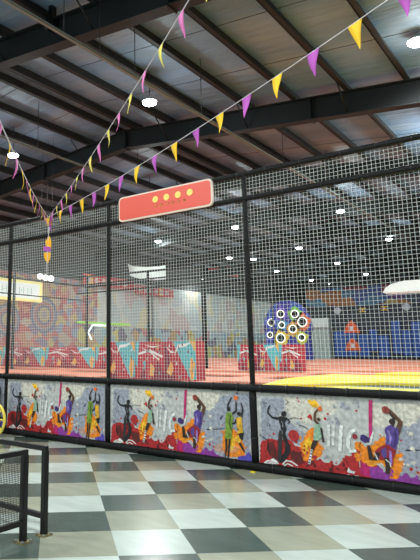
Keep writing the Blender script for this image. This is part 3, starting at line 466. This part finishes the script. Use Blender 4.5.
# ------------------------------------------------------------ bunting
fy = mat('flag_yellow', (238,190,30), .7); fp = mat('flag_purple', (176,80,176), .7); fk = mat('flag_pink', (214,110,176), .7); fly = mat('flag_lemon', (222,206,90), .7)
cordm = mat('bunting_cord', (205,200,205), .7)
def pennant(root, P, along, m, L=.26, W=.15, tw=0, seed=0):
    rnd = random.Random(seed); b = MB(); a = along.normalized(); nrm = a.cross(Vector((0,0,1))).normalized()
    rows = 6; k = b.mi(m); grid = []
    for side in (.0015,-.0015):
        g = []
        for i in range(rows+1):
            t = i/rows; hw = W/2*(1-t)+.002; bend = .03*math.sin(t*2.2+rnd.random())*rnd.choice((-1,1)) if False else .02*math.sin(t*2.5+seed)
            c = P+Vector((0,0,-L*t))+nrm*(bend*t*1.5+side)+a*(tw*t*.06)
            tt = a*math.cos(tw*t)+nrm*math.sin(tw*t)
            g.append([b.bm.verts.new(c-tt*hw), b.bm.verts.new(c), b.bm.verts.new(c+tt*hw)])
        grid.append(g)
        for i in range(rows):
            for j in range(2):
                f = b.bm.faces.new([g[i][j], g[i][j+1], g[i+1][j+1], g[i+1][j]]); f.material_index = k; f.smooth = True
    A, B = grid
    for i in range(rows):
        for j in (0,2):
            f = b.bm.faces.new([A[i][j], A[i+1][j], B[i+1][j], B[i][j]]); f.material_index = k
    o = b.build('pennant', root)
    return o
def bunting(A, B, step, phase, label, cols, sag=.12, tws=None, L=.26, W=.15, stop=None):
    A = Vector(A); B = Vector(B); root = empty('bunting_string', A, label, 'bunting', 'pennant bunting strings')
    D = B-A; Ln = D.length
    def pt(s):
        t = s/Ln; return D*t+Vector((0,0,-4*sag*t*(1-t)))
    b = MB(); n = 40; b.tube([pt(Ln*i/n) for i in range(n+1)], .0045, cordm, 5); b.build('cord', root)
    s = phase; i = 0
    while s < (stop or Ln-.1):
        m, lab = cols[i % len(cols)]
        o = pennant(root, pt(s), D, m, L, W, (random.uniform(-.35,.35) if tws is None else tws*random.uniform(.3,1.2)), i)
        o['label'] = lab
        s += step*random.uniform(.98,1.02); i += 1
    return root
AT = (-7.29,6.9,3.89)
YP = [(fy,'yellow pennant'),(fp,'purple pennant')]
def ext(P, n, k): # point P is n flags from the tie; carry the string k flags further
    A = Vector(AT); P = Vector(P); return P+(P-A)*(k/n), (P-A).length/n
for P, n, k, ph, sag, L, W, cols, lab in BUNT:
    E_, st = ext(P, n, k)
    c = {'Y':(fy,'yellow pennant'),'P':(fp,'purple pennant'),'K':(fk,'pink pennant'),'L':(fly,'pale yellow pennant')}
    bunting(AT, E_, st, st*ph, lab, [c[q] for q in cols], sag=sag, L=L, W=W)

# hanging tail
tl = empty('bunting_tail', (-7.27,6.86,3.89), 'loose end of bunting hanging bunched in front of the net at left', 'bunting')
b = MB(); b.tube([(0,0,0),(.03,0,-.3),(.01,0,-.7),(.02,0,-1.05)], .005, cordm, 5); b.tube([(.04,0,-.2),(.0,0,-.6),(-.02,0,-1.1)], .005, cordm, 5); b.build('cord', tl)
orange_f = mat('flag_orange', (244,176,30), .7)
def shape(pts, m, y=0):
    b = MB(); b.prism([(u, y+.03*math.sin(u*30), v) for u, v in pts], (0,.006,0), m); return b.build('pennant', tl)
for pts, m, y, lb in (([(-.02,-.03),(.09,-.07),(.12,-.17),(.04,-.17),(0,-.16)], orange_f, 0, 'orange yellow pennant'),
  ([(.03,-.17),(.10,-.17),(.08,-.26),(.05,-.27)], fp, -.01, 'purple pennant'),
  ([(.03,-.36),(.10,-.48),(.08,-.58),(-.01,-.56),(-.03,-.46)], orange_f, 0, 'orange yellow pennant'),
  ([(-.05,-.54),(.08,-.57),(.07,-.65),(-.05,-.63)], fp, -.012, 'purple pennant'),
  ([(-.05,-.66),(.06,-.66),(.05,-.76),(.01,-.86),(-.04,-.76)], orange_f, 0, 'orange yellow pennant')):
    o = shape(pts, m, y); o['label'] = lb

# ------------------------------------------------------------ high bay lamps
glow = mat('lamp_glow', (255,255,255), .5, emit=22); shade_m = mat('lamp_shade', (200,205,205), .5)
def lamp_proto(X, Y, z, label):
    r = empty('ceiling_lamp', (X,Y,z), label, 'lamp', 'round high bay lamps')
    b = MB(); b.lathe([(0,.14),(.06,.14),(.08,.09),(.17,.02),(.18,0),(.165,0)], shade_m, n=20); sh_ = b.build('lamp_shade', r)
    b = MB(); b.lathe([(.165,.0),(.165,-.03),(.13,-.06),(.07,-.08),(0,-.085)], glow, n=20); b.build('bulb', sh_)
    return r
def rod_for(r, X, z):
    b = MB(); b.tube([(0,0,.15),(0,0,rz(X)-z-.02)], .01, wire_m, 6); b.build('rod', r)
LP = [(-7.4,10.2,7.3,'bright round lamp left of centre in front of the big rafter'),
 (-12.74,10.54,7.3,'round lamp at the left edge above the bunting'),
 (-1.95,11.33,7.3,'bright round lamp at the right picture edge below the roof'),
 (-12.6,17.3,7.3,'round lamp hidden behind the red sign board'),
 (-17.4,24.6,7.3,'round lamp seen through the net below the red sign'),
 (-12.5,24.05,7.3,'round lamp seen through the net between the sign and the centre post'),
 (-7.6,24.07,7.3,'round lamp seen through the net high in the right bay'),
 (-7.73,31.98,7.3,'round lamp at far right in the net, below the bright roof strips'),
 (-12.4,31.5,7.3,'round lamp through the net right of the centre post, second row of the right bay'),
 (-15.4,31.8,7.0,'round lamp just right of the centre post through the net'),
 (-16.6,31.0,7.1,'round lamp just left of the centre post through the net'),
 (-12.7,38.8,7.3,'small distant lamp above the blue padded wall'),
 (-21.3,35.7,6.6,'small distant lamp near the left wall end, above the pale graffiti'),
 (-17.5,39.9,7.3,'small distant lamp above the round target board'),
 (-17.6,47,7.3,'very small distant lamp above the grey doorway'),
 (-17.6,50.9,7.3,'very small distant lamp, farthest of those right of the target board'),
 (-12.95,45.9,7.3,'small distant lamp above the right end of the blue padded wall')]
base = None
for X, Y, z, lab in LP:
    if base is None:
        base = lamp_proto(X, Y, z, lab); r = base
    else:
        r = base.copy(); col.objects.link(r); r.location = (X,Y,z); tag(r, lab)
        for ch in [c for c in base.children if not c.name.startswith('rod')]:
            copy_tree(ch, r)
    rod_for(r, X, z)
OFFV = [(-7.4,1.5,7.2),(-2,1.5,7.0),(-12.7,3,7.2),(3,3,6.6),(3,10.4,6.6),(-2,17.3,7.0),(-17.4,9,7.2),(-7.4,-4,7.2),(-1,-4,7.0),(-2,24.6,7.0)]  # unseen lamps, added so the off-view lights have an origin
for X, Y, z in OFFV:
    r = base.copy(); col.objects.link(r); r.location = (X,Y,z); tag(r, 'round high bay lamp added unseen, out of view')
    for ch in [c for c in base.children if not c.name.startswith('rod')]:
        copy_tree(ch, r)
    rod_for(r, X, z)
for i, (X, Y, z) in enumerate([l[:3] for l in LP]+OFFV):
    e = LAMP_W*(.35 if Y > 30 else .65 if Y > 20 else 1)
    l = bpy.data.lights.new('bay_light', 'SPOT'); l.spot_size = math.radians(168); l.spot_blend = .35; l.energy = e; l.shadow_soft_size = .4; l.color = (.93,1,.97)
    o = bpy.data.objects.new('bay_light', l); col.objects.link(o); o.location = (X, Y, z-.12)
    g = {(-2,17.3):7.0,(-2,24.6):7.0,(-7.6,24.07):3,(-12.5,24.05):3,(-17.4,24.6):2,(-7.73,31.98):4,(3,10.4):.4,(-1.95,11.33):.5}.get((X,Y), 1)
    l = bpy.data.lights.new('roof_fill', 'POINT'); l.energy = e*ROOF_FILL*g; l.shadow_soft_size = .2; l.color = (.82,1,.98)  # added point light under each lamp, boosted in places to brighten the roof
    o = bpy.data.objects.new('roof_fill', l); col.objects.link(o); o.location = (X, Y, z-.3)

# ------------------------------------------------------------ cable trays, hangers
def conduit(X, z, y0, y1, label, hang):
    r = empty('cable_tray', (X,y0,z), label, 'cable tray')
    b = MB(); b.box((-.035,0,0),(.035,y1-y0,.01), galv); b.box((-.035,0,0),(-.03,y1-y0,.04), galv); b.box((.03,0,0),(.035,y1-y0,.04), galv); b.build('tray', r)
    b = MB(); b.tube([(.0,0,.03),(.0,y1-y0,.03)], .016, wire_m, 6); b.build('cable', r)
    for y in hang:
        b = MB(); b.tube([(0,y-y0,0),(0,y-y0,rz(X)-z-.02)], .008, wire_m, 5); b.build('hanger', r)
conduit(-6.0, 6.53, 1.5, 34, 'pale metal cable tray crossing the ceiling diagonally past the bright lamp', [2.5,4.2,5.93,6.82,7.82,10.2,14.5,18,22,26,30])
conduit(-11.05, 6.9, 8.5, 30, 'thin metal cable tray near the left lamp, behind the bunting', [10,14.5,20,26])
sp = empty('ceiling_bracket', (-7.3,6.9,7.59), 'black device on a bracket hanging from the rafter at top left', 'bracket')
b = MB(); b.box((-.05,-.06,.15),(.05,.06,.62), black); b.build('arm', sp); b = MB(); b.box((-.09,-.09,0),(.09,.09,.16), black); b.build('body', sp, bevel=.02); b = MB(); b.tube([(0,-.09,.03),(0,-.16,-.01)], .05, black, 12); b.build('nozzle', sp)

# ------------------------------------------------------------ things inside the arena, left
lb = mat('sign_lit', (232,240,236), .5, emit=.55); lby = mat('sign_lit_edge', (250,236,150), .5, emit=.5)
t = empty('light_box_sign', (WX+.35,17.0,4.45), 'glowing white light box sign with yellow rim on the left wall', 'sign')
b = MB(); b.box((0,-2.2,-.52),(.12,3.35,.56), lby); b.build('frame', t, bevel=.1)
b = MB(); b.box((.12,-2.0,-.36),(.14,3.1,.40), lb); b.build('face', t)
gl = mat('sign_letter', (196,214,206), .5, emit=.3); b = MB()
for i in range(8):
    y = -1.6+.55*i; b.box((.14,y,-.2),(.15,y+.06,.22), gl); b.box((.14,y+.26,-.2),(.15,y+.32,.22), gl); b.box((.14,y,.0),(.15,y+.3,.05), gl)
b.build('lettering', t)
# pendant globes
for i, (X, z) in enumerate(((-13.01,3.78),(-12.76,3.72),(-12.52,3.67))):
    r = empty('pendant_lamp', (X,12,z), ['left','middle','right'][i]+' of three white globe pendant lamps through the net at left', 'lamp', 'white globe pendants')
    b = MB(); b.lathe([(.09*math.sin(PI*j/8), .09*math.cos(PI*j/8)) for j in range(9)], mat('globe', (255,255,250), .5, emit=2.2), n=14); b.build('globe', r)
    b = MB(); b.tube([(0,0,.09),(0,0,rz(X)-z-.02)], .003, wire_m, 5); b.build('wire', r)
# neon hexagon and green strip at the left wall
b = MB(); nm = mat('neon_white', (225,250,245), .5, emit=1.6)
b.tube([(-.30,-.3,-.85),(-.30,-.6,-.45),(-.30,-.2,-.02),(-.30,1.2,-.02)], .055, nm, 6); tag(b.build('neon_hexagon', None, (WX+.4,24.9,2.95)), 'white neon half hexagon line on the left wall behind the net', 'neon light')
b = MB(); b.box((-.05,-1.6,-.06),(.05,3.2,.06), mat('neon_green', (170,225,90), .5, emit=.25)); tag(b.build('neon_strip', None, (WX+.085,25,3.06)), 'yellow green light strip on the left wall above the neon hexagon', 'neon light')
# white sheet hung behind
b = MB(); sh = mat('white_sheet', (240,248,244), .7)
top = [(-1.1,.38),(-.6,.2),(0,.14),(.6,.12),(.95,.14),(1.0,.05)]; bot = [(1.0,-.55),(.3,-.5),(-.4,-.36),(-.9,-.2)]
b.prism([(u, .15*math.sin(u*3), v) for u, v in top+bot], (0,.03,0), sh)
tag(b.build('hanging_sheet', None, (-15.0,20.3,5.05)), 'white sagging sheet hung from the ceiling under the red sign board', 'fabric sheet')
b = MB(); 
# its hanging wires
# red banners
rb = mat('banner_red', (206,60,66), .7); by = mat('banner_yellow', (236,190,70), .7); bw = mat('banner_print', (232,200,196), .7)
def banner(y0, y1, z0, z1, label, ye):
    t = empty('wall_banner', (WX+.3,y0,z0), label, 'banner', 'red banners high on the left wall')
    b = MB(); b.box((0,0,0),(.05,y1-y0,z1-z0), rb); b.build('cloth', t)
    b = MB(); L = y1-y0; H = z1-z0
    b.box((.05,L*ye,.1*H),(.056,L*(ye+.1),.9*H), by)
    for i in range(6):
        y = L*(.08+.14*i); b.box((.05,y,.25*H),(.058,y+L*.05,.75*H), bw); b.box((.05,y-L*.02,.4*H),(.058,y+L*.09,.5*H), bw)
    b.build('lettering', t)
banner(23.6,28.3,5.2,5.85,'red banner with pale lettering on the left wall, nearer one','' or .08)
banner(28.5,32.8,5.05,5.62,'red banner with a yellow mark on the left wall, farther one',.6)
t = empty('hanging_banner', (-21.0,37.0,6.8), 'orange red banner hung high just left of the centre post', 'banner')
b = MB(); b.prism([(-.6,0,.35),(1.4,.9,.0),(1.4,.9,.75),(-.6,0,1.1)][::1], (0,.04,0), mat('banner_orange', (206,84,50), .7)); b.build('cloth', t)

# ------------------------------------------------------------ back right structure
strip = patch_mat('strip_mural', [(60,80,140),(150,100,60),(90,60,110),(70,110,140),(160,140,90),(110,40,60),(60,70,90)], .9, scl=(1,1,1.6))
back = MB(); back.box((-14.9,38.6,0),(8,39.0,5.9), dark_wall); back.box((-14.9,38.5,4.35),(8,38.6,5.6), strip); tag(back.build('wall_right'), kind='structure')
bluep = mat('blue_pad', (18,74,160), .55); darkp = mat('navy_pad', (24,30,48), .6)
t = empty('padded_wall', (-13.0,38.0,1.0), 'blue and navy padded climbing wall at the back right', 'padded wall')
pat = [(0,.2,1.7),(1,.0,0),(2,.2,1.5),(3,.2,1.7),(4,.2,1.2),(5,.2,2.6),(6,.2,2.2)]
b = MB(); b.box((-.1,.1,0),(5.4,.4,3.3), darkp); b.build('backing', t)
for i, (x, w_, h0, h1) in enumerate([(0,.75,.1,1.7),(.8,.6,.1,1.7),(1.55,.6,.1,1.5),(2.2,.45,.5,1.8),(2.7,.6,.1,1.4),(3.5,.5,.3,2.3),(4.05,.5,.2,1.7),(4.6,.55,.1,2.2)]):
    b = MB(); b.box((x,0,h0),(x+w_,.1,h1), bluep); b.build('pad', t, bevel=.03)
og = mat('orange_shape', (226,90,40), .5)
for i, (x, z) in enumerate(((1.15,1.6),(1.15,.5))):
    b = MB(); b.prism([(x-.5,-.02,z),(x-.3,-.02,z+.5),(x,-.02,z+.8),(x+.3,-.02,z+.5),(x+.5,-.02,z)], (0,.1,0), og); b.box((x-.08,-.05,z+.15),(x+.08,-.02,z+.4), wht); b.build('orange_hold', t)
for x, z in ((.35,3.05),(4.45,3.1)):
    b = MB(); b.prism([(x+.22*math.cos(k*PI/8),-.02,z+.22*math.sin(k*PI/8)) for k in range(16)], (0,.1,0), mat('pale_disc', (170,176,186), .5)); b.build('disc', t)
for x, z in ((1.7,2.9),(3.0,2.95)):
    b = MB(); b.box((x,-.02,z),(x+.4,.1,z+.05), by); b.box((x,-.02,z+.2),(x+.4,.1,z+.25), by); b.box((x+.17,-.02,z),(x+.22,.1,z+.25), by); b.build('badge', t)
# grey shutter door
shut = mat('shutter', (200,214,210), .5)
t = MB(); t.box((-14.7,37.9,0),(-13.25,38.4,3.55), shut); d1 = t.build('door_1'); tag(d1, kind='structure')
b = MB()
for i in range(9): b.box((-14.62+.16*i,37.86,1.0),(-14.54+.16*i,37.9,2.9), mat('shutter_rib', (160,174,172), .5))
b.build('shutter_slats', d1)
b = MB(); b.box((-14.75,37.7,3.0),(-13.2,37.95,3.6), mat('door_head', (214,226,224), .5)); b.build('door_head', d1)
# round target board
t = empty('target_board', (-12.75,30.0,1.0), 'round blue target board with white ringed holes at the back of the court', 'game board')
b = MB(); R_ = 1.35
b.prism([(1.33*math.cos(k*PI/16), 0, 1.75+1.45*math.sin(k*PI/16)) for k in range(-2,19)]+[(-1.33,0,0),(1.33,0,0)], (0,.25,0), patch_mat('target_board_face', [(40,60,150),(60,70,170),(50,50,130),(60,90,180),(70,60,150)], 2.4)); b.build('board', t)
rg = mat('ring_light', (250,252,240), .5, emit=1.0); hole = mat('hole', (20,22,26), .8)
holes = [(-.29,2.47,.2),(.5,2.44,.2),(-.86,2.02,.2),(.89,2.0,.24),(-.26,1.87,.17),(.35,1.64,.2),(-.96,1.34,.16),(-.36,1.16,.24),(.81,1.18,.18)]
hc = [(110,80,190),(120,190,80),(60,80,200),(210,110,60),(70,150,200),(200,160,50),(60,80,200),(220,190,50),(190,200,60)]
for i, (x, z, r) in enumerate(holes):
    c = mat('splat_%d' % i, hc[i], .6); b = MB()
    b.prism([(x+r*(1.9+.35*math.sin(5*k*PI/12))*math.cos(k*PI/12), -.01, z+r*(1.9+.35*math.cos(4*k*PI/12))*math.sin(k*PI/12)) for k in range(24)], (0,.01+.001*i,0), c); cpo = b.build('colour_patch', t)
    b = MB(); b.prism([(x+r*math.cos(k*PI/10), -.03, z+r*math.sin(k*PI/10)) for k in range(20)], (0,.02,0), hole); b.torus((x,-.04,z), r, .026, rg, n=20, q=6); b.build('ring', cpo)
# white canopy lamp at right
b = MB(); wl = mat('canopy_white', (232,242,238), .5, emit=.35); pts = [(0,-.0),(.1,.18),(.35,.33),(.8,.42),(2.2,.42),(3.2,.4),(3.2,.0)]
b.prism([(u, 0, v) for u, v in pts], (0,.9,0), wl); o = b.build('canopy_light', None, (-6.2,24,3.75)); tag(o, 'white round cornered canopy light at the right edge behind the net', 'canopy')
b = MB()
for x in (.5,2.6):
    b.tube([(x,.4,.35),(x,.4,rz(-6.2+x)-3.6-.02)], .008, wire_m, 5)
b.build('hanger', o)

# ------------------------------------------------------------ foreground barriers
def foot(b, x, y): 
    b.box((x-.055,y-.055,0),(x+.055,y+.055,.008), brass)
    for sx in (-.042,.042):
        for sy in (-.042,.042): b.tube([(x+sx,y+sy,.008),(x+sx,y+sy,.022)], .011, galv, 6)
brass = mat('foot_plate', (150,138,96), .35, .6)
def tubebox(a, c, w, m, b):
    x0,x1 = sorted((a[0],c[0])); y0,y1 = sorted((a[1],c[1])); z0,z1 = sorted((a[2],c[2])); h = w/2
    b.box((x0-h,y0-h,z0-(h if z0==z1 else 0)),(x1+h,y1+h,z1+(h if z0==z1 else 0)), m)
wm = mat('barrier_mesh', (24,25,25), .5)
def barrier(ox, oy, dx, dy, L, label, mesh, dh=0):
    r = empty('barrier', (ox,oy,0), label, 'barrier', 'low black steel barriers'); H = .715
    ex, ey = dx*L, dy*L
    for q, (x, y) in enumerate(((0,0),(ex,ey))):
        b = MB(); b.box((x-.024,y-.024,.008),(x+.024,y+.024,H-.04), black); o = b.build('post', r, bevel=.004)
        b = MB(); foot(b, x, y); tag(b.build('foot_plate', o), 'brass coloured bolted foot plate')
    b = MB(); tubebox((0,0,H-.021),(ex,ey,H-.021), .042, black, b); b.build('top_rail', r, bevel=.004)
    b = MB(); tubebox((dx*.043,dy*.043,.15),(ex-dx*.043,ey-dy*.043,.15), .042, black, b); b.build('bottom_rail', r, bevel=.004)
    if mesh:
        b = MB(); n = int((L-.06)/.016); k = int((H-.05-.15-.025)/.016)
        for i in range(1, n):
            t = .03+i*.016; b.tube([(dx*t,dy*t,.17),(dx*t,dy*t,H-.05)], .0025, wm, 4, cap=False)
        for i in range(1, k):
            z = .175+i*.016; b.tube([(dx*.027,dy*.027,z),(dx*(L-.027),dy*(L-.027),z)], .0025, wm, 4, cap=False)
        b.build('wire_mesh', r)
barrier(-3.7,3.29,.0,-1,1.9,'nearer black steel barrier with wire mesh infill at the bottom left corner', True)
barrier(-3.70,3.52,-1,0,1.9,'black steel barrier standing just behind the meshed one, its post farthest right', False)

# cart with yellow wheel
t = empty('cart', (-8.64,6.72,0), 'dark cart with a yellow spoked wheel at the left picture edge', 'cart')
b = MB(); b.box((-.8,-.02,.18),(.02,.22,.95), mat('cart_body', (38,30,28), .6)); b.build('body', t, bevel=.02)
yw = mat('wheel_yellow', (236,214,90), .5)
for wx in (.35,-.95):
    b = MB(); b.torus((wx,-.08,.31), .265, .026, yw, n=32, q=8); wo = b.build('wheel', t); wo['label'] = 'yellow spoked wheel'
    for k in range(8):
        a = k*PI/4; b = MB(); b.tube([(wx+.05*math.cos(a),-.08,.31+.05*math.sin(a)),(wx+.26*math.cos(a),-.08,.31+.26*math.sin(a))], .015, yw, 6); b.build('spoke', wo)
    b = MB(); b.tube([(wx,-.12,.31),(wx,-.04,.31)], .06, yw, 14); b.build('hub', wo)
b = MB(); b.tube([(-.95,-.08,.31),(-.95,.1,.31),(.35,.1,.31),(.35,-.08,.31)], .02, black, 6); b.build('axle', t)
# yellow scrap on the floor
b = MB(); b.box((-.03,-.02,0),(.03,.02,.012), yellow); tag(b.build('paper_scrap', None, (-3.5,6.95,0)), 'tiny yellow scrap on the floor at the foot of the centre post', 'litter')

# ------------------------------------------------------------ world, camera
w = bpy.data.worlds.new('World'); sc.world = w; w.use_nodes = True
bg = w.node_tree.nodes['Background']; bg.inputs[0].default_value = (.80,.88,.90,1); bg.inputs[1].default_value = WORLD
cam = bpy.data.cameras.new('camera'); co = bpy.data.objects.new('camera', cam); col.objects.link(co)
co.matrix_world = Matrix(CAMM)
cam.sensor_fit = 'VERTICAL'; cam.sensor_height = 24; cam.lens = 565.5/560*24
cam.shift_x = 103.3/560; cam.shift_y = -31.7/560
cam.clip_end = 200
sc.camera = co
sc.view_settings.view_transform = 'Standard'; sc.view_settings.look = 'None'; sc.view_settings.gamma = 1
sc.view_settings.use_curve_mapping = False; sc.view_settings.exposure = EXPO
try: sc.cycles.use_denoising = True
except Exception: pass
